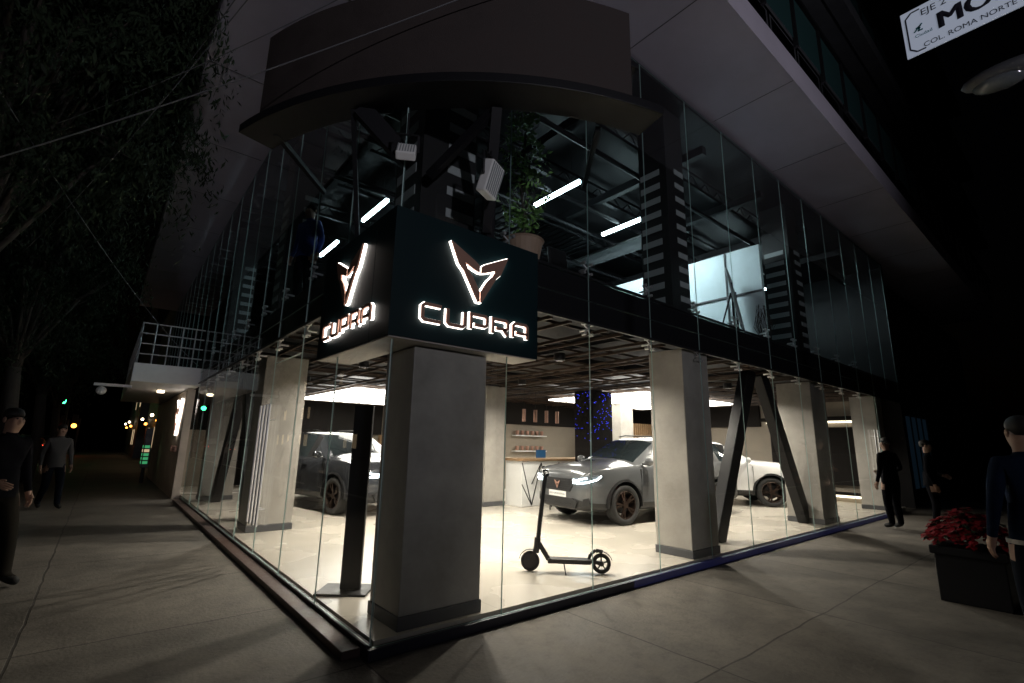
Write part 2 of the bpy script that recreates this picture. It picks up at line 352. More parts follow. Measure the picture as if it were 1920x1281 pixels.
# ------------------------------------------------------------------ upper building mass
U=empty('upper_building',(0,0,7),'pale overhanging upper storeys with dark railings above glass showroom','building')
mb=MB();mb.box(-1.3,26,-1.3,22,0,.45);mb.box(-1.0,25.7,-1.0,21.7,.452,14,1)
obj(mb,'overhang',['soffit','fascia'],U)
mb=MB()
for x in [0.9+k*2.36 for k in range(10)]:mb.box(x,x+.012,-1.29,-.02,-.004,-.001)
for y in [1.8+k*2.36 for k in range(8)]:mb.box(-1.29,-.02,y,y+.012,-.004,-.001)
obj(mb,'soffit_joint',['fascia'],U)['kind']='stuff'
mb=MB()
for k,z in enumerate((3.0,6.2,9.4)):
    mb.box(-1.5,26,-1.55,-1.302,z,z+.35);mb.box(-1.3,26,-1.3,-1.002,z+.02,z+.3)
obj(mb,'balcony_slab',['fascia'],U)
mb=MB()
for z in (.46,3.36):
    for i in range(24):
        x=-1.2+i*1.12
        mb.box(x,x+.05,-1.44,-1.38,z,z+1.0);mb.box(x+.12,x+1.04,-1.42,-1.41,z+.1,z+.95,1)
    mb.box(-1.3,26,-1.46,-1.36,z+1.0,z+1.05)
M['greenglass']=mat('green_glass',(.03,.07,.07),.15,spec=.5)
obj(mb,'balcony_railing',['dark','greenglass'],U)
# ------------------------------------------------------------------ curved canopy
K=empty('curved_canopy',(0,0,0),'dark brown curved mesh canopy on black rim above the corner','canopy')
def arc(r,s):
    t=s;cx,cd=.24,3.74;ss=cx+r*math.sin(t);d=cd-r*math.cos(t);return V(((ss+d)/math.sqrt(2),(d-ss)/math.sqrt(2),0))
def band(r0,r1,a0,a1,z0,z1,n=40,m=0,mb=None):
    mb=mb or MB();vs=[];
    for i in range(n+1):
        t=a0+(a1-a0)*i/n
        for r,z in((r0,z0),(r1,z0),(r1,z1),(r0,z1)):
            p=arc(r,t);vs.append((p.x,p.y,z))
    fs=[(i*4+j,i*4+(j+1)%4,i*4+4+(j+1)%4,i*4+4+j) for i in range(n) for j in range(4)]+[(0,1,2,3),(n*4+3,n*4+2,n*4+1,n*4)]
    return mb.add(vs,fs,m)
obj(band(3.87,3.98,-.462,.452,4.5,5.42),'canopy_fascia',['drum'],K)
mb=band(3.70,4.04,-.52,.525,4.41,4.497);band(3.6,3.85,-.5,.5,5.0,5.06,mb=mb);obj(mb,'canopy_rim',['beam'],K,bevel=.006)
for a,b,w_,h_ in [((.6,-.5,4.42),(.9,.0,3.5),.09,.12),((.93,.02,3.42),(.93,.02,4.1),.09,.09),((-.30,.32,4.42),(.1,.1,3.95),.1,.16),((-.36,.36,4.42),(0,.95,3.5),.04,.05),((.6,-.5,4.42),(.3,.1,3.9),.06,.08),((1.5,-.9,4.42),(2.3,.0,4.5),.05,.05),((-.8,1.2,4.42),(0,2.2,4.5),.05,.05)]:
    mb=MB();mb.beam(a,b,w_,h_);obj(mb,'support_strut',['beam'],K)
def flood(loc,rz,rx,lab,sc=1):
    e=empty('floodlight',loc,lab,'floodlight',rz,group='floodlights under the canopy');e.scale=(sc,)*3
    mb=MB();mb.box(-.11,.11,-.05,.05,-.15,.15);h=obj(mb,'housing',['white'],e,bevel=.015);h.rotation_euler=(rx,0,0)
    mb=MB()
    for k in range(7):mb.box(-.10+k*.03,-.09+k*.03,-.058,-.052,-.13,.13)
    h=obj(mb,'front_grille',['grey_stripe'],e);h.rotation_euler=(rx,0,0)
    mb=MB();mb.beam((-.13,0,0),(-.13,0,.22),.01,.03);mb.beam((.13,0,0),(.13,0,.22),.01,.03);mb.beam((-.13,0,.22),(.13,0,.22),.03,.01);mb.cyl((0,0,.22),(0,0,.5),.012,n=8);obj(mb,'bracket',['dark'],e)
flood((.66,-.36,3.80),math.radians(25),.3,'white tilted floodlight hanging from the canopy strut')
flood((-.02,-.06,3.93),math.radians(-30),-.7,'white floodlight tipped down beside the glass corner',.75)
# ------------------------------------------------------------------ illuminated sign
SG=empty('illuminated_sign',(0,0,2.32),'dark teal box sign with glowing copper emblem wrapping the corner','sign')
mb=MB();mb.box(-.07,1.51,-.07,.30,0,1.1);obj(mb,'sign_box',['sign'],SG,bevel=.004)
mb=MB();mb.box(-.07,.30,.302,1.60,0,1.1);obj(mb,'sign_box',['sign'],SG,bevel=.004)
mb=MB();mb.box(-.06,1.5,-.06,.29,-.012,-.002);mb.box(-.06,.29,.292,1.59,-.012,-.002);obj(mb,'sign_underside',['conc'],SG)
# each half of the emblem: a raked wing with a hooked inner arm, and a leg running down to the tip
wing=[(.015,.175),(.08,.235),(.50,.50),(.365,.12),(.275,.01),(.215,.045),(.262,.165),(.105,.085),(.015,.055)]
leg=[(.275,.01),(.215,.045),(.150,-.055),(.085,.02),(.03,.0),(.075,-.11),(.012,-.30),(.012,-.50),(.035,-.50)]
leg=[(.275,.01),(.215,.045),(.135,-.05),(.008,-.31),(.008,-.50),(.035,-.50)]
halfs=[wing,leg]
def emblem(mb,O,X,Y,N,w,h,d0,d1,m,grow=0):
    for sgn in (1,-1):
        for hp in halfs:
            poly=[(sgn*a*w,b*h) for a,b in hp]
            if grow:
                for (a,b),(c,d) in zip(poly,poly[1:]+poly[:1]):
                    O2=V(O);p=O2+V(X)*a+V(Y)*b+V(N)*((d0+d1)/2);q=O2+V(X)*c+V(Y)*d+V(N)*((d0+d1)/2)
                    mb.beam(p,q,grow,d1-d0,m,up=N)
            mb.prism(poly,O,X,Y,N,d0,d1,m)
GL={'C':[[(1,.7),(.12,.7),(0,.60),(0,.10),(.12,0),(1,0)]],
'U':[[(0,.7),(0,.10),(.12,0),(.88,0),(1,.10),(1,.7)]],
'P':[[(0,0),(0,.7),(.88,.7),(1,.62),(1,.30),(.88,.22),(.22,.22)]],
'R':[[(0,0),(0,.7),(.88,.7),(1,.62),(1,.34),(.88,.26),(.22,.26)],[(.70,.26),(1,0)]],
'A':[[(0,0),(0,.58),(.14,.7),(.88,.7),(1,.60),(1,0)],[(.22,.24),(1,.24)]]}
def word(mb,s,O,X,Y,N,W,H,stroke,d0,d1,m):
    gw=W/(len(s)*1.0+ (len(s)-1)*.38);k=0;O=V(O);X=V(X);Y=V(Y);N=V(N)
    for ch in s:
        for st in GL[ch]:
            pts=[V((k+a*gw,b*H/.7)) for a,b in st];hw=stroke/2;L=[];R=[];n=len(pts)
            for i,p in enumerate(pts):
                if i==0:d=(pts[1]-p).normalized();t=V((-d.y,d.x));L.append(p+t*hw);R.append(p-t*hw)
                elif i==n-1:d=(p-pts[i-1]).normalized();t=V((-d.y,d.x));L.append(p+t*hw);R.append(p-t*hw)
                else:
                    d1_=(p-pts[i-1]).normalized();d2=(pts[i+1]-p).normalized();t1=V((-d1_.y,d1_.x));t2=V((-d2.y,d2.x));t=(t1+t2).normalized();c=max(.4,t.dot(t1));L.append(p+t*hw/c);R.append(p-t*hw/c)
            for i in range(n-1):
                q=[L[i],L[i+1],R[i+1],R[i]]
                mb.prism([(a.x,a.y) for a in q],O,X,Y,N,d0,d1,m)
        k+=gw*1.38
def brand(par,O,X,N,s=1,dz=0):
    X=V(X);N=V(N);Y=V((0,0,1));O=V(O)
    mb=MB();emblem(mb,O+Y*.67*s,X,Y,N,.64*s,.5*s,.006,.03,0,grow=.014*s);obj(mb,'emblem_glow',['white_em'],par)
    mb=MB();emblem(mb,O+Y*.67*s,X,Y,N,.64*s,.5*s,.032,.052,0);obj(mb,'emblem',['copper'],par)
    mb=MB();word(mb,'CUPRA',O+Y*.165*s-X*.56*s,X,Y,N,1.14*s,.135*s,.038*s,.006,.026,0);obj(mb,'lettering_glow',['white_em'],par)
    mb=MB();word(mb,'CUPRA',O+Y*.165*s-X*.56*s,X,Y,N,1.14*s,.135*s,.026*s,.028,.046,0);obj(mb,'lettering',['copper'],par)
brand(SG,(.76,-.07,0),(1,0,0),(0,-1,0));brand(SG,(-.07,.80,0),(0,-1,0),(-1,0,0))
# ------------------------------------------------------------------ neighbour with balcony
N=empty('neighbour_building',(0,11.6,0),'low cream building with white balcony slab and railing beside showroom','building')
mb=MB();mb.box(-.12,.045,0,2.7,0,2.75);mb.box(-.12,6,2.702,9,0,2.75);obj(mb,'wall',['nwall'],N)
mb=MB();mb.box(-1.35,.04,-.8,8,2.78,3.22);obj(mb,'balcony_slab',['white'],N,bevel=.01)
mb=MB()
for i in range(6):
    x=-1.3+i*.27;mb.cyl((x,-.75,3.22),(x,-.75,4.2),.014,n=8)
for i in range(12):
    y=-.75+i*.7;mb.cyl((-1.3,y,3.22),(-1.3,y,4.2),.014,n=8)
for z in (4.2,3.95,3.7,3.45):
    mb.cyl((-1.3,-.75,z),(-.02,-.75,z),.016,n=8);mb.cyl((-1.3,-.75,z),(-1.3,7.2,z),.016,n=8)
obj(mb,'balcony_railing',['steel'],N)
mb=MB();mb.cyl((-.6,1.6,2.73),(-.6,1.6,2.778),.08,n=16);obj(mb,'added_soffit_lamp',['lampw'],N)  # small glowing disc added under the balcony to brighten the cream wall
W=empty('wall_sign',(-.13,12.5,1.15),'small glowing copper emblem sign on cream wall','sign')
mb=MB();emblem(mb,(0,0,.9),(0,-1,0),(0,0,1),(-1,0,0),.9,.95,.01,.06,0,grow=.03);obj(mb,'emblem_glow',['white_em'],W)
mb=MB();emblem(mb,(0,0,.9),(0,-1,0),(0,0,1),(-1,0,0),.9,.95,.062,.075,0);obj(mb,'emblem',['copper'],W)
mb=MB();word(mb,'CUPRA',(0,.5,.0),(0,-1,0),(0,0,1),(-1,0,0),1.0,.12,.04,.005,.05,0);obj(mb,'lettering',['copper'],W)
CC=empty('security_camera',(-1.5,11.3,2.6),'white dome security camera on bracket under balcony','camera')
mb=MB();mb.sph((-.35,0,-.05),.1,.1,.1);mb.box(-.5,.2,-.05,.05,.06,.12);obj(mb,'housing',['white'],CC)
LB=empty('led_shop_board',(-.45,17.5,0),'tall green and white glowing LED shop board on post','sign')
mb=MB();mb.box(-.10,.10,-.25,.25,.5,1.8);mb.cyl((0,0,0),(0,0,.5),.05);obj(mb,'board_case',['dark'],LB)
mb=MB()
for k in range(5):mb.box(-.105,-.101,-.2,.2,.62+k*.13,.71+k*.13,1 if k==3 else 0)
for k in range(5):mb.box(-.07,.07,-.255,-.251,.62+k*.13,.71+k*.13,1 if k==3 else 0)
obj(mb,'screen',['green_board','warm_em'],LB)['kind']='stuff'
# far buildings
for i,(x0,x1,y0,y1,h,lb) in enumerate([(.6,12,24,40,9,'dark street building with lit shop windows'),(.2,12,42,62,12,'dark distant street building with lit windows'),(-30,-16,5,30,10,'dark building across the street behind trees'),(-30,-15,34,70,13,'dark distant building across the street'),(16.2,30,.4,14,6.9,'dark neighbouring building with dim blue shopfront')]):
    e=empty('street_building',((x0+x1)/2,(y0+y1)/2,0),lb,'building')
    hx=(x1-x0)/2;hy=(y1-y0)/2
    mb=MB();mb.box(-hx,hx,-hy,hy,0,h)
    if i<4:mb.box(-hx-.2,hx+.2,-hy-.2,hy+.2,h,h+.3)
    obj(mb,'wall',['fascia'],e)
    if i<4:
        sx=-hx-.01 if i<2 else hx+.01
        y=-hy+1
        while y<hy-1.5:
            for z in [.9]+[3.8+3*k for k in range(int((h-4)/3))]:
                if random.random()<(.5 if z<1 else .12):
                    mb=MB();mb.box(min(sx,sx+.02),max(sx,sx+.02),y,y+random.uniform(.6,1.4),z,z+1.2);obj(mb,'window',['warm_em'],e)
            y+=2.2
        if i<2:
            for q in range(4):
                mb=MB();yy=-hy+1.5+q*4.3;mb.sph((-hx-.35,yy,2.3+.4*(q%2)),.08,.08,.08,10);obj(mb,'wall_lamp',['lampw' if q%2 else 'amber_em'],e,smooth=True)
    else:
        M['dimblue']=mat('dim_window',(.02,.04,.06),.2,em=(.1,.22,.35),es=.02)
        mb=MB();mb.box(-hx+.4,-hx+4,-hy-.03,-hy-.01,.4,2.6);obj(mb,'window',['dimblue'],e)
        mb=MB()
        for k in range(6):mb.box(-hx+.4+k*.72,-hx+.45+k*.72,-hy-.06,-hy-.031,.3,2.7)
        obj(mb,'window_frame',['fascia'],e)
# ------------------------------------------------------------------ cars
def split_eval(tmp,names,mats,parent):
    dg=bpy.context.evaluated_depsgraph_get();me=bpy.data.meshes.new_from_object(tmp.evaluated_get(dg))
    for k,nm in enumerate(names):
        b=bmesh.new();b.from_mesh(me)
        bmesh.ops.delete(b,geom=[f for f in b.faces if f.material_index!=k],context='FACES')
        for f in b.faces:f.material_index=0;f.smooth=True
        m2=bpy.data.meshes.new(nm);b.to_mesh(m2);b.free();m2.materials.clear();m2.materials.append(mats[k])
        o=bpy.data.objects.new(nm,m2);COL.objects.link(o);o.parent=parent
        md=o.modifiers.new('e','EDGE_SPLIT');md.split_angle=math.radians(50)
    bpy.data.objects.remove(tmp)
def car(loc,heading,paint,rim,label,lamp=True,text=None,taillit=False):
    e=empty('parked_car',loc,label,'car',heading)
    ST=[(2.20,.50,.30,.74,.84,.40,'h'),(2.15,.70,.25,.87,.93,.57,'h'),(2.00,.82,.23,.965,1.01,.68,'h'),(1.75,.89,.22,1.00,1.055,.74,'h'),(1.5,.91,.22,1.02,1.08,.74,'h'),(1.05,.915,.22,1.04,1.11,.74,'h'),(.98,.915,.22,1.045,1.14,.74,'w'),
        (.30,.915,.22,1.05,1.53,.62,'w2'),(.20,.915,.22,1.05,1.57,.62,'s'),(-.52,.915,.22,1.065,1.605,.63,'p'),(-.60,.915,.22,1.07,1.605,.63,'s'),(-1.38,.91,.22,1.105,1.58,.60,'p'),(-1.5,.905,.23,1.11,1.57,.59,'s3'),
        (-1.82,.89,.25,1.13,1.53,.56,'r'),(-2.06,.87,.27,1.10,1.14,.62,'h'),(-2.16,.82,.30,.93,.99,.60,'h'),(-2.20,.66,.38,.72,.80,.46,'h')]
    vs=[];fs=[];mi=[]
    for (x,w,zb,be,ro,rw,fl) in ST:
        hp=[(0,zb),(.80*w,zb),(.965*w,zb+.06),(.985*w,zb+.17),(.975*w,zb+.21),(w*1.0,zb+.62*(be-zb)),(.975*w,be-.07),(.93*w,be),(rw,ro-.045),(.72*rw,ro),(0,ro+.02)]
        ring=hp+[(-a,b) for a,b in hp[-2:0:-1]]
        vs+=[(x,a,b) for a,b in ring]
    R=20
    for i in range(len(ST)-1):
        fl=ST[i][6]
        for j in range(R):
            k=j if j<10 else 19-j
            m=0
            if k<=2:m=2
            if k==7 and fl in('s','w2','s3'):m=1
            if k in(8,9) and fl in('w','r'):m=1
            if k==7 and fl in('w2','p'):m=2
            fs.append((i*R+j,i*R+(j+1)%R,(i+1)*R+(j+1)%R,(i+1)*R+j));mi.append(m)
    fs.append(tuple(range(R))[::-1]);mi.append(0);fs.append(tuple(range((len(ST)-1)*R,len(ST)*R)));mi.append(0)
    mb=MB();mb.v=vs;mb.f=fs;mb.m=mi
    t=obj(mb,'tmp',[paint,'cglass','blk'])
    cr=t.data.attributes.new('crease_edge','FLOAT','EDGE');CW={3:.5,5:.85,7:.8,8:.65}
    for ed in t.data.edges:
        a,b=ed.vertices;ka,kb=a%R,b%R
        if ka==kb:
            kk=ka if ka<=10 else 20-ka
            if kk in CW:cr.data[ed.index].value=CW[kk]
        elif a//R==b//R and a//R in(6,7,13):
            kk=max(min(ka,20-ka),min(kb,20-kb))
            if kk>=8:cr.data[ed.index].value=.6
    md=t.modifiers.new('s','SUBSURF');md.levels=2;md.render_levels=2
    cut=MB()
    for xx in (1.33,-1.30):
        for sg in(1,-1):cut.cyl((xx,sg*.60,.36),(xx,sg*1.1,.36),.41,n=28,m=2)
    c=obj(cut,'cut',[paint,'cglass','blk'])
    bo=t.modifiers.new('b','BOOLEAN');bo.operation='DIFFERENCE';bo.object=c;bo.solver='EXACT'
    bpy.context.view_layer.update()
    split_eval(t,['body','window','lower_cladding'],[M[paint] if isinstance(paint,str) else paint,M['cglass'],M['blk']],e)
    bpy.data.objects.remove(c)
    w0=None
    for xx in(1.33,-1.30):
        for sg in(1,-1):
            we=bpy.data.objects.new('wheel',None);COL.objects.link(we);we.parent=e;we.location=(xx,sg*.80,.355)
            if sg<0:we.rotation_euler=(0,0,math.pi)
            if w0 is None:
                mb=MB();mb.lathe([(.245,-.10),(.32,-.11),(.352,-.085),(.355,0),(.352,.085),(.32,.11),(.245,.10),(.24,0),(.245,-.10)],(0,0,0),'y',36)
                ty=obj(mb,'tyre',['tyre'],we,smooth=True)
                mb=MB();mb.lathe([(.215,-.09),(.25,-.1),(.25,.095),(.235,.105),(.228,.08),(.215,.0),(.215,-.09)],(0,0,0),'y',36)
                for k in range(5):
                    for dd in(-.16,.16):
                        a=2*math.pi*k/5
                        mb.beam((.05*math.cos(a),.065,.05*math.sin(a)),(.23*math.cos(a+dd),.085,.23*math.sin(a+dd)),.03,.026,up=(0,1,0))
                mb.cyl((0,.03,0),(0,.085,0),.06,n=16)
                mb.cyl((0,-.02,0),(0,.0,0),.16,n=20,m=1)
                ri=obj(mb,'rim',[rim,'dark'],we);w0=(ty,ri)
            else:
                for q in w0:
                    c2=q.copy();c2.parent=we;COL.objects.link(c2)
    for xx in(1.33,-1.30):
        for sg in(1,-1):
            mb=MB();n=20;A0=-.1;pts=[]
            for i in range(n+1):
                a=A0+(math.pi+.2)*i/n
                for r,yy in((.405,.80),(.405,.918),(.45,.905),(.45,.80)):pts.append((xx+r*math.cos(a),sg*yy,.36+r*math.sin(a)))
            mb.add(pts,[(i*4+j,i*4+(j+1)%4,i*4+4+(j+1)%4,i*4+4+j) for i in range(n) for j in range(4)])
            obj(mb,'wheel_arch',['blk'],e)
    mb=MB();mb.prism([(-.36,.57),(-.44,.68),(-.38,.80),(.38,.80),(.44,.68),(.36,.57)],(2.02,0,0),(0,1,0),(0,0,1),(1,0,0),0,.185)
    for k in range(5):mb.box(2.206,2.212,-.36,.36,.595+k*.04,.599+k*.04,1)
    mb.prism([(-.50,.29),(-.56,.41),(-.42,.46),(.42,.46),(.56,.41),(.50,.29)],(1.95,0,0),(0,1,0),(0,0,1),(1,0,0),0,.255)
    mb.box(2.206,2.214,-.4,.4,.35,.365,1)
    obj(mb,'grille',['blk','dark'],e,bevel=.01)
    for sg in(1,-1):
        mb=MB();mb.prism([(0,0),(.16,.02),(.13,.15),(.02,.12)],(2.14,sg*.63,.34),(-.55,sg*.835,0),(0,0,1),(.835,sg*.55,0),-.08,.03);obj(mb,'air_intake',['blk'],e,bevel=.008)
    mb=MB();emblem(mb,(2.214,0,.685),(0,1,0),(0,0,1),(1,0,0),.16,.14,.0,.012,0);obj(mb,'badge',['copper'],e)
    mb=MB();mb.box(2.21,2.22,-.26,.26,.465,.565)
    if text:textmb(mb,text,.042,(2.2215,0,.50),(0,1,0),(0,0,1),(1,0,0),0,.001,1,'CENTER')
    obj(mb,'licence_plate',['white','signtext'],e)
    for sg in(1,-1):
        plan=[(2.20,.46,.725,.80),(2.185,.60,.72,.835),(2.115,.745,.74,.865),(1.98,.85,.79,.88),(1.90,.885,.83,.885)]
        mb=MB();vs=[]
        for x_,y_,z0,z1 in plan:vs+=[(x_,sg*y_,z0),(x_-.02,sg*y_,z1),(x_-.16,sg*(y_-.10),z1),(x_-.16,sg*(y_-.10),z0)]
        n=len(plan);mb.add(vs,[(i*4+j,i*4+(j+1)%4,i*4+4+(j+1)%4,i*4+4+j) for i in range(n-1) for j in range(4)]+[(0,1,2,3),(n*4-1,n*4-2,n*4-3,n*4-4)])
        obj(mb,'headlight',['head'],e)
        if lamp:
            mb=MB();of=lambda i,zz,k=.012:V((plan[i][0]+k,sg*(plan[i][1]+k),zz))
            for i in range(3):mb.beam(of(i,plan[i][2]+.014),of(i+1,plan[i+1][2]+.014),.012,.024)
            mb.beam(of(3,.80),of(4,.87),.012,.022);mb.beam(of(0,.785),of(1,.775),.014,.03);mb.beam(of(1,.80),of(2,.83),.012,.02)
            obj(mb,'daytime_lamp',['drl'],e)
        mb=MB();mb.sph((.80,sg*1.0,1.12),.065,.11,.075,12);mb.box(.77,.85,min(sg*.86,sg*.95),max(sg*.86,sg*.95),1.06,1.10);obj(mb,'mirror',[paint],e,smooth=True)
        mb=MB();mb.tube([(.05,sg*.56,1.605),(-.15,sg*.57,1.64),(-1.1,sg*.55,1.635),(-1.35,sg*.54,1.60)],.013,8);obj(mb,'roof_rail',['blk'],e)
        mb=MB();mb.prism([(0,0),(.26,.0),(.28,.12),(.02,.14)],(-2.13,sg*.58,.86),(.25,sg*.9,0),(.15,0,1),(-.9,sg*.3,0),-.05,.03);obj(mb,'tail_light',['red_em' if taillit else 'redlens'],e)
        for xx in(.12,-.78):
            mb=MB();mb.box(xx-.09,xx+.09,min(sg*.90,sg*.925),max(sg*.90,sg*.925),.90,.925);obj(mb,'handle',[paint],e)
        mb=MB()
        for xx in(.92,-.03,-.95):mb.box(xx-.004,xx+.004,min(sg*.86,sg*.915),max(sg*.86,sg*.915),.42,.98)
        obj(mb,'door_gap',['blk'],e)
    return e
M['redlens']=mat('red_lens',(.25,.01,.01),.15)
M['pgrey']=mat('grey_paint',(.12,.125,.13),.28,.35,coat=.9)
M['pdark']=mat('dark_paint',(.048,.052,.060),.25,.4,coat=1)
M['pwhite']=mat('white_car_paint',(.75,.75,.75),.3,coat=1)
def place(wx,wy,heading,side):
    d=V((math.cos(heading),math.sin(heading)));l=V((-d.y,d.x));c=V((wx,wy))-d*1.33-l*.88*side;return (c.x,c.y,FZ)
h1=math.radians(172);car(place(5.85,2.25,h1,1),h1,'pgrey','bronze','grey sport utility car with lit headlights inside showroom',text='ATECA LIMITED EDITION')
h2=math.radians(280);car(place(1.95,6.25,h2,-1),h2,'pdark','bronze','dark graphite sport utility car parked on showroom floor')
h3=math.radians(-50);car(place(11.3,1.95,h3,-1),h3,'pwhite','bronze','white sport utility car parked near diagonal braces',lamp=False)
M['pstreet']=mat('street_car_paint',(.03,.03,.035),.35,coat=.6)
s0=car((-5.5,34,-.12),math.radians(90),'pstreet','dark','dark car stopped on street with red tail lights',lamp=False,taillit=True);s0['group']='cars on the night street'
copy_thing(s0,(-5.2,58,-.12),math.radians(90));copy_thing(s0,(-5.5,44,-.12),math.radians(90));copy_thing(s0,(-8.4,50,-.12),math.radians(90));copy_thing(s0,(-5.2,72,-.12))
# ------------------------------------------------------------------ traffic lights
for x,y,z,lm,lb in [(-4.1,41.5,3.8,'green_em','traffic light showing green on dark pole'),(-5.4,58,4.4,'green_em','traffic light showing green on dark pole'),(-4.3,50,2.2,'red_em','low traffic light showing red on dark pole'),(-3.6,50,2.3,'amber_em','amber warning light on short dark pole')]:
    e=empty('traffic_light',(x,y,0),lb,'traffic light',group='traffic lights along the street')
    mb=MB();mb.cyl((.3,0,0),(.3,0,z+.6),.07);obj(mb,'pole',['dark'],e)
    mb=MB();mb.box(-.18,.18,-.12,.12,z-.2,z+.9);mb.cyl((.1,0,z+.4),(.3,0,z+.4),.03);obj(mb,'housing',['blk'],e,bevel=.02)
    mb=MB();mb.cyl((0,-.15,z),(0,-.121,z),.17,n=16);obj(mb,'lamp',[lm],e)
# ------------------------------------------------------------------ scooter
SC=empty('kick_scooter',(2.86,.31,FZ),'black electric kick scooter standing on showroom floor','scooter',math.atan2(.55,-.57))
wb=.80
def wheel(x,nm,par):
    w=bpy.data.objects.new('wheel',None);COL.objects.link(w);w.parent=par;w.location=(x,0,.108)
    mb=MB();mb.lathe([(.075,-.018),(.1,-.022),(.108,0),(.1,.022),(.075,.018),(.075,-.018)],(0,0,0),'y',28);obj(mb,'tyre',['tyre'],w,smooth=True)
    mb=MB();mb.lathe([(.066,-.016),(.077,-.016),(.077,.016),(.066,.016),(.066,-.016)],(0,0,0),'y',24);mb.cyl((0,-.03,0),(0,.03,0),.028)
    for k in range(5):
        a=k*2*math.pi/5+.3;mb.beam((.02*math.cos(a),0,.02*math.sin(a)),(.07*math.cos(a),0,.07*math.sin(a)),.014,.02,up=(0,1,0))
    if nm=='f':mb.cyl((0,-.012,0),(0,.012,0),.07,n=20)
    obj(mb,'rim',['blk'],w)
wheel(0,'r',SC);wheel(wb,'f',SC)
mb=MB();mb.obox((.36,0,.125),(.24,0,0),(0,.07,0),(0,0,.024));mb.beam((.12,0,.125),(.0,.0,.115),.05,.03);mb.beam((.59,0,.13),(.70,0,.30),.06,.05);mb.tube([(-.02,0,.23),(.06,0,.245),(.12,0,.2),(.14,0,.13)],.02,8)
for yy in(-.04,.04):mb.beam((.02,yy,.11),(.14,yy,.13),.012,.03)
obj(mb,'deck',['blk'],SC,bevel=.006)
mb=MB();mb.cyl((.72,0,.27),(.63,0,1.08),.026,n=14);mb.cyl((.735,0,.2),(.715,0,.36),.036,n=14)
for yy in(-.035,.035):mb.beam((wb,yy,.108),(.725,yy,.25),.012,.03)
mb.beam((.725,-.04,.25),(.725,.04,.25),.03,.03);obj(mb,'stem',['blk'],SC)
mb=MB();mb.tube([(.60,-.22,1.07),(.63,-.1,1.09),(.63,.1,1.09),(.60,.22,1.07)],.012,8);mb.cyl((.605,-.12-.11,1.068),(.62,-.13,1.085),.019,n=10);mb.cyl((.605,.23,1.068),(.62,.13,1.085),.019,n=10)
mb.box(.60,.66,-.04,.04,1.08,1.115);mb.tube([(.60,.14,1.07),(.665,.13,1.05),(.675,.2,1.04)],.006,6);obj(mb,'handlebar',['blk'],SC)
for cx_,a0,n_ in((wb,.2,9),(0,1.1,8)):
    mb=MB();arcp=[(cx_+.125*math.cos(a),0,.108+.125*math.sin(a)) for a in [a0+i*.25 for i in range(n_)]]
    for a,b in zip(arcp[:-1],arcp[1:]):mb.beam(a,b,.05,.006)
    obj(mb,'mudguard',['blk'],SC)
mb=MB();mb.tube([(.42,.05,.11),(.40,.14,.005)],.007,6);obj(mb,'kickstand',['dark'],SC)
# ------------------------------------------------------------------ totem
T=empty('information_totem',(.40,1.28,FZ),'black upright totem on flat metal base beside corner column','stand',math.radians(-40))
mb=MB();mb.box(-.13,.06,-.03,.02,.02,1.76);obj(mb,'body',['beam'],T,bevel=.006)
mb=MB();mb.box(-.32,.16,-.18,.18,0,.02);obj(mb,'base',['dark'],T,bevel=.004)
# ------------------------------------------------------------------ counter, stool, displays
C=empty('reception_counter',(5.9,5.2,FZ),'white counter with thin black angular lines and timber top','counter')
mb=MB();mb.box(0,3.3,0,.6,0,1.02);obj(mb,'body',['white'],C,bevel=.01)
mb=MB();mb.box(-.04,3.34,-.05,.65,1.022,1.08);obj(mb,'top',['wood'],C,bevel=.006)
mb=MB();rr=random.Random(3);pv=[(i*.3,0.03 if i%2 else .98) for i in range(12)]
for (a,b),(c,d) in zip(pv[:-1],pv[1:]):
    mb.beam((a,-.008,b),(c,-.008,d),.016,.016,up=(0,1,0))
    if rr.random()<.7:mb.beam((a,-.008,.5),(c,-.008,d),.014,.014,up=(0,1,0))
obj(mb,'line_pattern',['blk'],C)
mb=MB();mb.box(.55,.85,.1,.13,1.09,1.28);obj(mb,'tablet',['screen'],C)
ST0=empty('bar_stool',(6.35,4.72,FZ),'black bar stool with thin metal legs by counter','stool')
mb=MB();mb.lathe([(0,.74),(.17,.75),(.2,.79),(.19,.80),(.0,.77)],(0,0,0),n=20);mb.tube([(-.17,-.05,.78),(-.2,0,.92),(-.17,.1,.9)],.02,8);obj(mb,'seat',['blk'],ST0,smooth=True)
mb=MB()
for a in(.7,2.3,3.9,5.4):mb.cyl((.1*math.cos(a),.1*math.sin(a),.75),(.22*math.cos(a),.22*math.sin(a),0),.012,n=8)
mb.lathe([(.175,.28),(.19,.28),(.19,.3),(.175,.3),(.175,.28)],(0,0,0),n=20);obj(mb,'legs',['dark'],ST0)
TV=empty('wall_screen',(7.0,8.86,1.25),'dark wall screen showing faint blue picture','screen')
mb=MB();mb.box(-.1,1.3,-.06,.0,-.1,1.0);obj(mb,'frame',['blk'],TV);mb=MB();mb.box(-.06,1.26,-.066,-.061,-.06,.96);obj(mb,'display',['screen'],TV)
SH=empty('cup_display',(8.8,8.96,1.3),'wall shelf with rows of small copper cups','display')
mb=MB()
for z in(0,.5):mb.box(-.1,1.3,-.2,0,z-.03,z)
obj(mb,'shelf',['white'],SH)
for z in(0,.5):
    for k in range(6):
        mb=MB();mb.lathe([(.0,.01),(.05,.01),(.06,.15),(.05,.15)],(.05+k*.22,-.1,z),n=10);obj(mb,'cup',['copper'],SH)
WS=empty('wall_shelf',(3.9,13.6,FZ),'timber wall shelving with small boxes at back of showroom','shelf')
mb=MB()
for z in(.5,.9,1.3):mb.box(.6,2.4,-.05,.25,z,z+.04)
for x in(.6,1.5,2.36):mb.box(x,x+.04,-.05,.25,0,1.65)
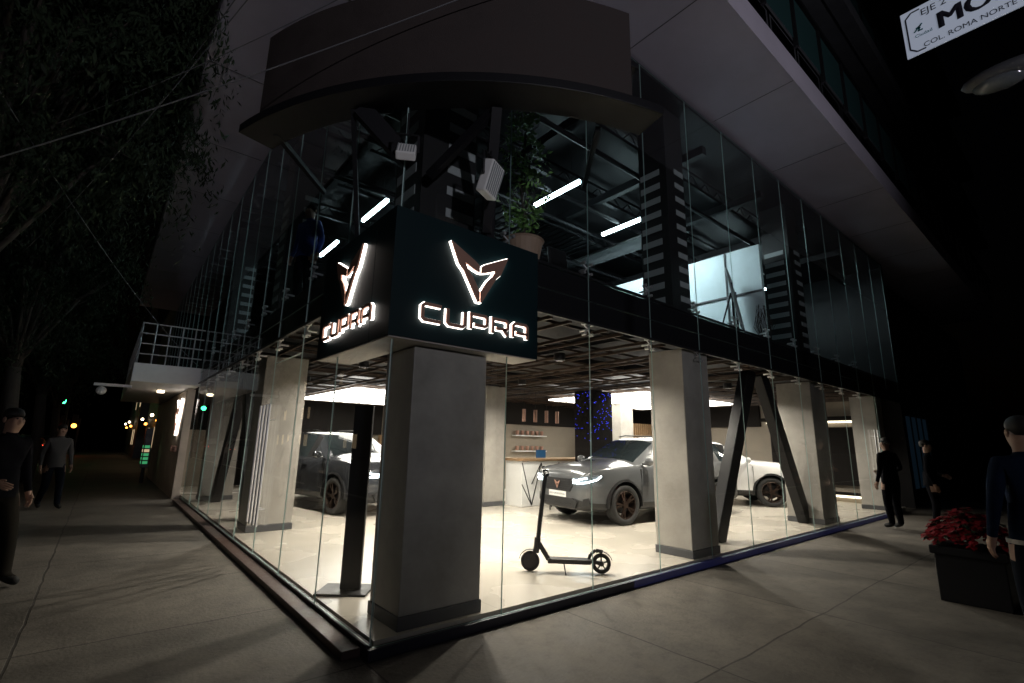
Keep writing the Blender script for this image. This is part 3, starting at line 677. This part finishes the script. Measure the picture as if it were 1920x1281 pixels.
obj(mb,'shelf',['wood'],WS)
for k in range(7):
    mb=MB();x=.7+k*.24;z=(.545,.945,1.345)[k%3];mb.box(x,x+.13,0,.2,z,z+.2);obj(mb,'box',['white' if k%2 else 'dark'],WS)
BL=empty('blue_light_column',(7.75,4.62,FZ),'dark square column covered with small blue lights','column')
mb=MB();mb.box(-.36,.36,-.3,.3,0,2.74);obj(mb,'column_body',['matte'],BL)
mb=MB()
for k in range(100):
    z=1.5+1.2*random.random()**.7
    if random.random()<.55:x,y=random.uniform(-.34,.34),-.305
    else:x,y=-.365,random.uniform(-.28,.28)
    mb.box(x-.006,x+.006,y-.006,y+.006,z-.006,z+.006)
obj(mb,'blue_lights',['blue_em'],BL)['kind']='stuff'
B2=copy_thing(BL,(2.3,12.9,FZ),0)
p0=None
for k in range(4):
    loc=(6.2+k*.38,5.5,2.25)
    if p0 is None:
        p0=empty('pendant_lamp',loc,'slim copper tube pendant lamp above the counter','lamp',group='pendant lamps above counter')
        mb=MB();mb.cyl((0,0,-.2),(0,0,.1),.045,n=14);obj(mb,'lamp_shade',['copper'],p0);mb=MB();mb.cyl((0,0,.1),(0,0,.6),.004,n=5);obj(mb,'cord',['blk'],p0)
    else:copy_thing(p0,loc)
TS=empty('timber_slat_screen',(11.5,7.0,FZ),'light timber vertical slat screen behind cars','screen')
mb=MB()
for k in range(25):mb.box(k*.12,k*.12+.06,0,.08,0,2.2)
mb.box(0,3.0,.081,.12,0,2.2,1);obj(mb,'slats',['wood','cream'],TS)
# upstairs objects
FP=empty('flip_chart',(8.0,.95,3.38),'pale grey board leaning on dark stand upstairs','board',math.radians(20))
mb=MB();mb.obox((0,0,1.1),(.42,0,0),(0,.02,0),(0,.1,.62));obj(mb,'board',['grey_stripe'],FP,bevel=.01)
mb=MB();mb.beam((-.35,.02,0),(-.35,.02,1.4),.04,.04);mb.beam((.35,.02,0),(.35,.02,1.4),.04,.04);mb.beam((-.4,.4,0),(-.3,.05,1.2),.03,.03);obj(mb,'stand',['dark'],FP)
TW=empty('twig_vase',(8.25,.55,3.38),'bundle of dark dry twigs in a pot upstairs','plant')
mb=MB()
mb.lathe([(0,.0),(.1,0),(.14,.2),(.12,.2)],(0,0,0),n=14);obj(mb,'pot',['dark'],TW)
mb=MB()
for k in range(40):
    a=random.uniform(0,6.28);r=random.uniform(.08,.22);mb.tube([(0,0,.15),(r*math.cos(a),r*math.sin(a),.55),(r*.5*math.cos(a+.5),r*.5*math.sin(a+.5),random.uniform(.7,1.0))],.004,4)
obj(mb,'twigs',['bark'],TW)
def leafcard(mb,p,s,m=0):
    p=V(p);a=V((random.gauss(0,1),random.gauss(0,1),random.gauss(0,.6))).normalized();b=a.cross(V((random.gauss(0,1),random.gauss(0,1),random.gauss(0,1)))).normalized()
    mb.add([p-a*s,p+b*s*.38,p+a*s,p-b*s*.38],[(0,1,2,3)],m)
PP=empty('potted_ficus',(1.70,.40,3.38),'tall leafy potted ficus in terracotta pot behind upper glass','plant')
mb=MB();mb.lathe([(0,0),(.16,0),(.23,.36),(.25,.38),(.22,.38),(.19,.32),(0,.32)],(0,0,0),n=24);obj(mb,'pot',['terra'],PP,smooth=False)
mb=MB();pts=[(0,0,.3),(.02,.0,.7),(-.02,.03,1.1),(.03,0,1.8)];mb.tube(pts,.016,8);mb.tube([(.03,.02,.3),(.08,.03,.8),(.1,.0,1.5)],.011,6)
for k in range(26):
    z=random.uniform(.6,1.9);a=random.uniform(0,6.28);mb.cyl((0,0,z),(.2*math.cos(a),.2*math.sin(a),z+.18),.005,.003,5)
obj(mb,'trunk',['bark'],PP)
mb=MB()
for k in range(135):
    z=random.uniform(.5,2.05);a=random.uniform(0,6.28);R=.30*math.sin(math.pi*min(1,max(.15,(z-.30)/1.9)))**.7+.03;r=R*random.uniform(.3,1)
    for j in range(7):leafcard(mb,(r*math.cos(a)+random.gauss(0,.035),r*math.sin(a)+random.gauss(0,.035),z+random.gauss(0,.04)),.038)
obj(mb,'leaves',['pleaf'],PP,recalc=False)['kind']='stuff'
OC=empty('office_chair',(3.3,1.2,3.38),'dark office chair standing upstairs behind glass','chair')
mb=MB();mb.box(-.22,.22,-.2,.2,.44,.50);obj(mb,'seat',['blk'],OC,bevel=.03)
mb=MB();mb.obox((0,.22,.82),(.2,0,0),(0,.02,0),(0,.04,.26));obj(mb,'backrest',['blk'],OC,bevel=.02)
mb=MB();mb.cyl((0,0,.1),(0,0,.44),.025)
for k in range(5):
    a=k*1.257;mb.beam((0,0,.1),(.26*math.cos(a),.26*math.sin(a),.06),.03,.03);mb.cyl((.26*math.cos(a)-.015,.26*math.sin(a),.03),(.26*math.cos(a)+.015,.26*math.sin(a),.03),.03)
obj(mb,'base',['dark'],OC)
# ------------------------------------------------------------------ poinsettia planter
PL=empty('planter',(5.55,-2.45,0),'dark square planter filled with red poinsettias on pavement','planter')
mb=MB();mb.prism([(-.27,-.27),(.27,-.27),(.27,.27),(-.27,.27)],(0,0,0),(1,0,0),(0,1,0),(0,0,1),0,.52);mb.box(-.3,.3,-.3,.3,.46,.54);obj(mb,'pot',['beam'],PL,bevel=.01)
mb=MB()
for k in range(190):
    a=random.uniform(0,6.28);r=.36*math.sqrt(random.random());z=.54+.34*(1-(r/.40)**2)+random.gauss(0,.02);c=V((r*math.cos(a),r*math.sin(a),z));out=V((math.cos(a),math.sin(a),0))*(r/.36)
    for j in range(9):
        t=j*.7+random.random();d=V((math.cos(t),math.sin(t),random.uniform(-.35,.25)));d.z-=.9*(d.dot(out));s=d.cross(V((0,0,1))).normalized()*.027
        mb.add([c,c+d*.03+s,c+d*.062,c+d*.03-s],[(0,1,2,3)],0 if random.random()<.80 else 1)
obj(mb,'flowers',['red','leaf'],PL,recalc=False)['kind']='stuff'
# ------------------------------------------------------------------ trees
def tree(loc,crown,nclu,label,h,seed,xmax=99):
    rr=random.Random(seed);e=empty('street_tree',loc,label,'tree',group='trees along the kerb')
    mb=MB();pts=[(0,0,0),(.08,.05,h*.25),(-.05,.1,h*.5),(.1,0,h*.8)];rad=[.20,.16,.13,.08]
    for i in range(3):mb.cyl(pts[i],pts[i+1],rad[i],rad[i+1],12)
    lv=MB();cx,cy,cz,rx,ry,rz=crown
    for k in range(nclu):
        while True:
            p=V((rr.uniform(-1,1),rr.uniform(-1,1),rr.uniform(-1,1)))
            if .35<p.length<1:break
        c=V((cx+p.x*rx,cy+p.y*ry,cz+p.z*rz))
        if c.x+loc[0]>xmax:continue
        if k%5==0:
            st=V(pts[2+(k%2)]);md=(st+c)/2+V((0,0,.4));mb.cyl(st,md,.04,.025,6);mb.cyl(md,c,.025,.008,6)
        n=rr.randint(2,5)
        for q in range(n):
            a=rr.uniform(0,6.28);L=rr.uniform(.5,1.4);d=V((math.cos(a)*.5,math.sin(a)*.5,.15))
            for j in range(36):
                t=j/36;pp=c+d*t*L*1.0+V((0,0,-1.0*L*t*t));pp+=V((rr.gauss(0,.05),rr.gauss(0,.05),rr.gauss(0,.05)))
                s=rr.uniform(.035,.08);aa=V((rr.gauss(0,.6),rr.gauss(0,.6),-1)).normalized();bb=aa.cross(V((rr.gauss(0,1),rr.gauss(0,1),.1))).normalized()
                lv.add([pp-aa*s,pp+bb*s*.24,pp+aa*s,pp-bb*s*.24],[(0,1,2,3)])
    obj(mb,'trunk',['bark'],e,smooth=True);obj(lv,'crown',['leaf'],e,recalc=False)
    return e
tree((-3.3,5.2,0),(.35,-.8,6.6,1.9,3.2,2.0),360,'dark street tree with drooping foliage over the pavement',6.5,1,-1.05)
tree((-3.4,12,0),(0,0,6.0,2.3,3.0,2.6),260,'dark street tree with dense crown near balcony',6.0,2,-1.6)
tree((-3.4,19,0),(0,0,5.5,2.3,3.2,2.6),200,'dark street tree further along pavement',5.5,3,-1.5)
tree((-3.5,28,0),(0,0,5.8,2.3,3.2,2.3),160,'dark distant street tree',5.5,4)
tree((-9.5,14,0),(0,0,6.5,3.3,4.2,3.2),240,'dark tree across the street',6,5)
# ------------------------------------------------------------------ wires
def wire(a,b,sag,r,lab):
    a=V(a);b=V(b);n=24;cu=MB();pts=[a.lerp(b,i/n)+V((0,0,-4*sag*(i/n)*(1-i/n)))-a for i in range(n+1)];cu.tube(pts,r,6)
    o=obj(cu,'overhead_wire',['cable'],loc=a,smooth=False);tag(o,lab,'wire',group='overhead wires')
wl='thin overhead cable crossing in front of the canopy'
wire((.95,-1.5,5.6),(-3.3,2.8,3.6),.12,.006,wl)
wire((.9,-1.9,6.2),(-3.2,5.0,5.2),.25,.005,wl);wire((.2,-1.9,6.3),(-3.2,5.1,6.6),.2,.005,wl);wire((-.6,-1.6,5.8),(-3.2,8,4.6),.25,.005,wl);wire((-.5,-1.9,6.5),(-3.3,12,6.2),.3,.006,wl);wire((-.05,11,3.3),(-3.2,3.0,5.2),.25,.006,wl)
# ------------------------------------------------------------------ street sign, street lamps
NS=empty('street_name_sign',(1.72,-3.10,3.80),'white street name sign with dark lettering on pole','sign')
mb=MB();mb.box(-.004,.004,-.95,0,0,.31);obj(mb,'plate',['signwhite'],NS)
mb=MB();X=(0,-1,0);Y=(0,0,1);Nn=(-1,0,0)
textmb(mb,'EJE 2',.058,(-.005,-.09,.24),X,Y,Nn,0,.001,0);textmb(mb,'COL. ROMA NORTE',.043,(-.005,-.08,.028),X,Y,Nn,0,.001,0)
for q in range(5):
    textmb(mb,'MONTERREY',.150,(-.0055-.0006*q,-.145-.0035*q,.100),X,Y,Nn,0,.0004,0)
for a,b in [((.02,.26),(.05,.29)),((.05,.29),(.09,.29)),((.02,.26),(.02,.05)),((.02,.05),(.05,.02)),((.05,.02),(.09,.02))]:
    mb.beam((-.005,-a[0],a[1]),(-.005,-b[0],b[1]),.008,.002,up=(1,0,0))
for k in range(5):mb.beam((-.005,-.05-k*.010,.15+.02*(k%2)),(-.005,-.09+k*.006,.19-.01*k),.008,.002,1,up=(1,0,0))
textmb(mb,'Ciudad',.028,(-.005,-.05,.11),X,Y,Nn,0,.001,1)
obj(mb,'lettering',['signtext','teal'],NS)
mb=MB();mb.cyl((.03,-1.05,-3.8),(.03,-1.05,.5),.03);mb.beam((.01,-.97,.05),(.03,-1.05,.05),.02,.03);mb.beam((.01,-.97,.27),(.03,-1.05,.27),.02,.03);obj(mb,'pole',['steel'],NS)
def lamp(loc,rot,H,lab,lit=0):
    e=empty('street_lamp',loc,lab,'street lamp',rot)
    mb=MB();mb.cyl((0,0,0),(0,0,H-.3),.08,.05,12);mb.tube([(0,0,H-.3),(.25,0,H),(1.5,0,H+.15)],.03,8);obj(mb,'pole',['steel'],e)
    mb=MB();mb.sph((1.85,0,H+.16),.38,.17,.10,20);obj(mb,'lamp_housing',['fascia'],e,smooth=True)
    mb=MB();mb.sph((1.93,0,H+.09),.22,.13,.09,16);obj(mb,'lamp_glass',['head'],e,smooth=True)
    return e
lamp((5.1,-5.3,-.12),math.radians(92),5.35,'grey cobra head street lamp with unlit lens on pole')
lamp((-3.2,-17.6,0),math.radians(60),4.6,'unseen street lamp added across the junction')  # post added out of view, standing where the upward spot is placed
pl=bpy.data.lights.new('added_upward_spot','SPOT');pl.energy=2200;pl.color=(.92,.90,1.0);pl.shadow_soft_size=.25;pl.spot_size=math.radians(62);pl.spot_blend=.95  # out-of-view spot added and aimed upward to light soffit and corner column
po=bpy.data.objects.new('added_upward_spot',pl);COL.objects.link(po);po.location=(-2.2,-15.8,3.9)
po.rotation_euler=(V((3.2,3,8.3))-V((-2.2,-15.8,3.9))).to_track_quat('-Z','Y').to_euler()
# ------------------------------------------------------------------ people
def person(loc,rot,label,top,bottom,armL=None,armR=None,stride=0,lean=0,scale=1,hair='hair',skin='skin'):
    e=empty('person',loc,label,'person',rot);e.scale=(scale,)*3
    J={};E=[];
    def j(n,p,r,par=None):
        J[n]=(V(p),r);
        if par:E.append((par,n))
    j('pelvis',(0,0,.95),(.145,.105));j('waist',(0,-.005,1.10),(.135,.10),'pelvis');j('chest',(0,0,1.30),(.155,.115),'waist');j('nb',(0,.005,1.45),(.075,.065),'chest');j('neck',(0,-.005,1.51),(.052,.055),'nb')
    j('jaw',(0,-.02,1.575),(.066,.075),'neck');j('skull',(0,-.01,1.66),(.076,.09),'jaw')
    j('nose',(0,-.115,1.60),(.012,.012),'jaw')
    for s,nm,arm in((1,'L',armL),(-1,'R',armR)):
        arm=arm or [(s*.235,.03,1.13),(s*.25,-.05,.88)]
        el,wr=V(arm[0]),V(arm[1])
        j('sh'+nm,(s*.165,0,1.40),(.068,.065),'chest');j('el'+nm,el,(.047,.047),'sh'+nm);j('wr'+nm,wr,(.032,.030),'el'+nm)
        d=(wr-el).normalized();side=V((0,-1,0)) if abs(d.y)<.8 else V((0,0,1));nrm=d.cross(side).normalized();side=nrm.cross(d)
        pm=wr+d*.06;j('pm'+nm,pm,(.030,.026),'wr'+nm)
        for k,(o,L) in enumerate([(-.03,.06),(-.01,.075),(.01,.07),(.03,.05)]):
            a=pm+d*.035-side*o;j('f%d'%k+nm,a,(.011,.011),'pm'+nm);j('g%d'%k+nm,a+d*L*.5+nrm*s*.01,(.009,.009),'f%d'%k+nm);j('h%d'%k+nm,a+d*L*.9+nrm*s*.03,(.008,.008),'g%d'%k+nm)
        t=pm-d*.02+side*.035;j('t'+nm,t,(.012,.012),'pm'+nm);j('u'+nm,t+d*.045+side*.015,(.009,.009),'t'+nm)
        sy=stride*s
        j('hip'+nm,(s*.09,0,.87),(.105,.105),'pelvis');j('kn'+nm,(s*.10,-sy*.5-.02 if sy>0 else -.03,.49),(.072,.072),'hip'+nm)
        j('an'+nm,(s*.10,-sy*.9+.02,.09+(.05 if sy<0 else 0)),(.055,.055),'kn'+nm);j('to'+nm,(s*.115,-sy*.9-.15,.045),(.042,.036),'an'+nm)
    names=list(J);idx={n:i for i,n in enumerate(names)}
    me=bpy.data.meshes.new('body');me.from_pydata([J[n][0] for n in names],[(idx[a],idx[b]) for a,b in E],[])
    t=bpy.data.objects.new('tmp',me);COL.objects.link(t)
    sk=t.modifiers.new('s','SKIN');sk.use_smooth_shade=True
    for i,n in enumerate(names):
        me.skin_vertices[0].data[i].radius=J[n][1];me.skin_vertices[0].data[i].use_root=(n=='pelvis')
    sb=t.modifiers.new('u','SUBSURF');sb.levels=2;sb.render_levels=2
    dg=bpy.context.evaluated_depsgraph_get();m2=bpy.data.meshes.new_from_object(t.evaluated_get(dg));bpy.data.objects.remove(t)
    m2.materials.clear()
    for x in(top,bottom,M[skin],M['tyre']):m2.materials.append(x)
    wl,wr=J['wrL'][0],J['wrR'][0]
    for p in m2.polygons:
        c=p.center;p.use_smooth=True
        if c.z>1.49:k=2
        elif (c-J['pmL'][0]).length<.13 and (c-J['elL'][0]).length>(wl-J['elL'][0]).length and c.x>-.12 and (c-J['pmL'][0]).length<(c-V((0,0,1.1))).length:k=2
        elif (c-J['pmR'][0]).length<.13 and (c-J['elR'][0]).length>(wr-J['elR'][0]).length and c.x<.12 and (c-J['pmR'][0]).length<(c-V((0,0,1.1))).length:k=2
        elif c.z<.10:k=3
        elif c.z<.90 and abs(c.x)<.22:k=1
        else:k=0
        p.material_index=k
    b=bpy.data.objects.new('body',m2);COL.objects.link(b);b.parent=e
    mb=MB();n=28;vs=[]
    for z,rx,ry in((1.12,.150,.112),(.98,.165,.122),(.84,.178,.130)):
        for i in range(n):
            a=2*math.pi*i/n;vs.append((rx*math.cos(a)*(1+.03*math.sin(5*a)),ry*math.sin(a),z+.01*math.sin(3*a)))
    mb.add(vs,[(j_*n+i,j_*n+(i+1)%n,(j_+1)*n+(i+1)%n,(j_+1)*n+i) for j_ in range(2) for i in range(n)]);obj(mb,'jacket_hem',[top],e,smooth=True)
    mb=MB();mb.sph((0,.012,1.672),.082,.099,.080,20);mb.v=[(x,y,max(z,1.665 if y<-.03 else (1.60 if y>.02 else 1.635))) for x,y,z in mb.v];obj(mb,'hair',[hair],e,smooth=True)
    for s in(1,-1):
        mb2=MB();mb2.sph((s*.028,-.092,1.635),.010,.008,.008,8);obj(mb2,'eye',['blk'],e,smooth=True)
        mb2=MB();mb2.sph((s*.078,0,1.62),.012,.022,.032,8);obj(mb2,'ear',[skin],e,smooth=True)
    return e
suit=mat('dark_suit',(.006,.006,.008),.95,spec=.05);navy=mat('navy_jacket',(.006,.012,.028),.9,noise=.2,nscale=12,spec=.05);jean=mat('dark_jeans',(.008,.010,.015),.95,spec=.05);khaki=mat('khaki_trousers',(.018,.016,.013),.95,spec=.05);shirt=mat('pale_shirt',(.08,.076,.076),.9,spec=.05);bluec=mat('blue_shirt',(.012,.045,.25),.7)
person((10.7,-.62,0),math.radians(150),'person in dark suit standing with hands in front by the facade',suit,suit,armR=[(-.24,.04,1.13),(-.08,-.2,1.08)],scale=1.02)
person((11.3,-1.15,0),math.radians(10),'person in dark suit standing and talking beside facade',suit,suit,armL=[(.25,.03,1.13),(.12,-.2,1.05)],scale=1.0)
pb=person((3.62,-3.12,0),math.radians(120),'person in navy jacket with pale belt holding a phone',navy,jean,armR=[(-.24,.0,1.13),(-.15,-.25,1.25)],scale=1.02)
mb=MB();mb.lathe([(.182,0),(.186,.0),(.186,.03),(.182,.03)],(0,0,0),n=24);mb.v=[(x,y*.76,z+.85) for x,y,z in mb.v];obj(mb,'belt',['conc'],pb)
person((-2.42,3.9,0),math.radians(40),'person in dark jacket and khaki trousers walking on pavement',suit,khaki,stride=.22,scale=1.02,armR=[(-.24,.02,1.13),(-.16,-.18,1.02)])
person((-2.35,10.8,0),math.radians(20),'person in pale shirt walking behind on pavement',shirt,jean,stride=.22)
person((.34,3.9,3.38),math.radians(-60),'person in blue shirt standing behind upper glass',bluec,jean)
# ------------------------------------------------------------------ world, camera
w=bpy.data.worlds.new('World');S.world=w;w.use_nodes=True;nt=w.node_tree;bg=nt.nodes['Background']
sky=nt.nodes.new('ShaderNodeTexSky');sky.sky_type='NISHITA';sky.sun_disc=False;sky.sun_elevation=math.radians(-3);sky.sun_rotation=math.radians(200)
nt.links.new(sky.outputs[0],bg.inputs[0]);bg.inputs[1].default_value=.006
p=math.radians(12);h=math.radians(50.5);r=math.radians(1.1)
F=V((math.cos(p)*math.cos(h),math.cos(p)*math.sin(h),math.sin(p)));R0=V((math.sin(h),-math.cos(h),0));U0=R0.cross(F)
R=R0*math.cos(r)+U0*math.sin(r);Uu=U0*math.cos(r)-R0*math.sin(r)
cd=bpy.data.cameras.new('camera');cam=bpy.data.objects.new('camera',cd);COL.objects.link(cam)
cam.matrix_world=Matrix(((R.x,Uu.x,-F.x,-1.66),(R.y,Uu.y,-F.y,-3.52),(R.z,Uu.z,-F.z,1.5),(0,0,0,1)))
cd.sensor_width=36;cd.lens=906/1920*36;cd.clip_end=900;cd.clip_start=.05
S.camera=cam
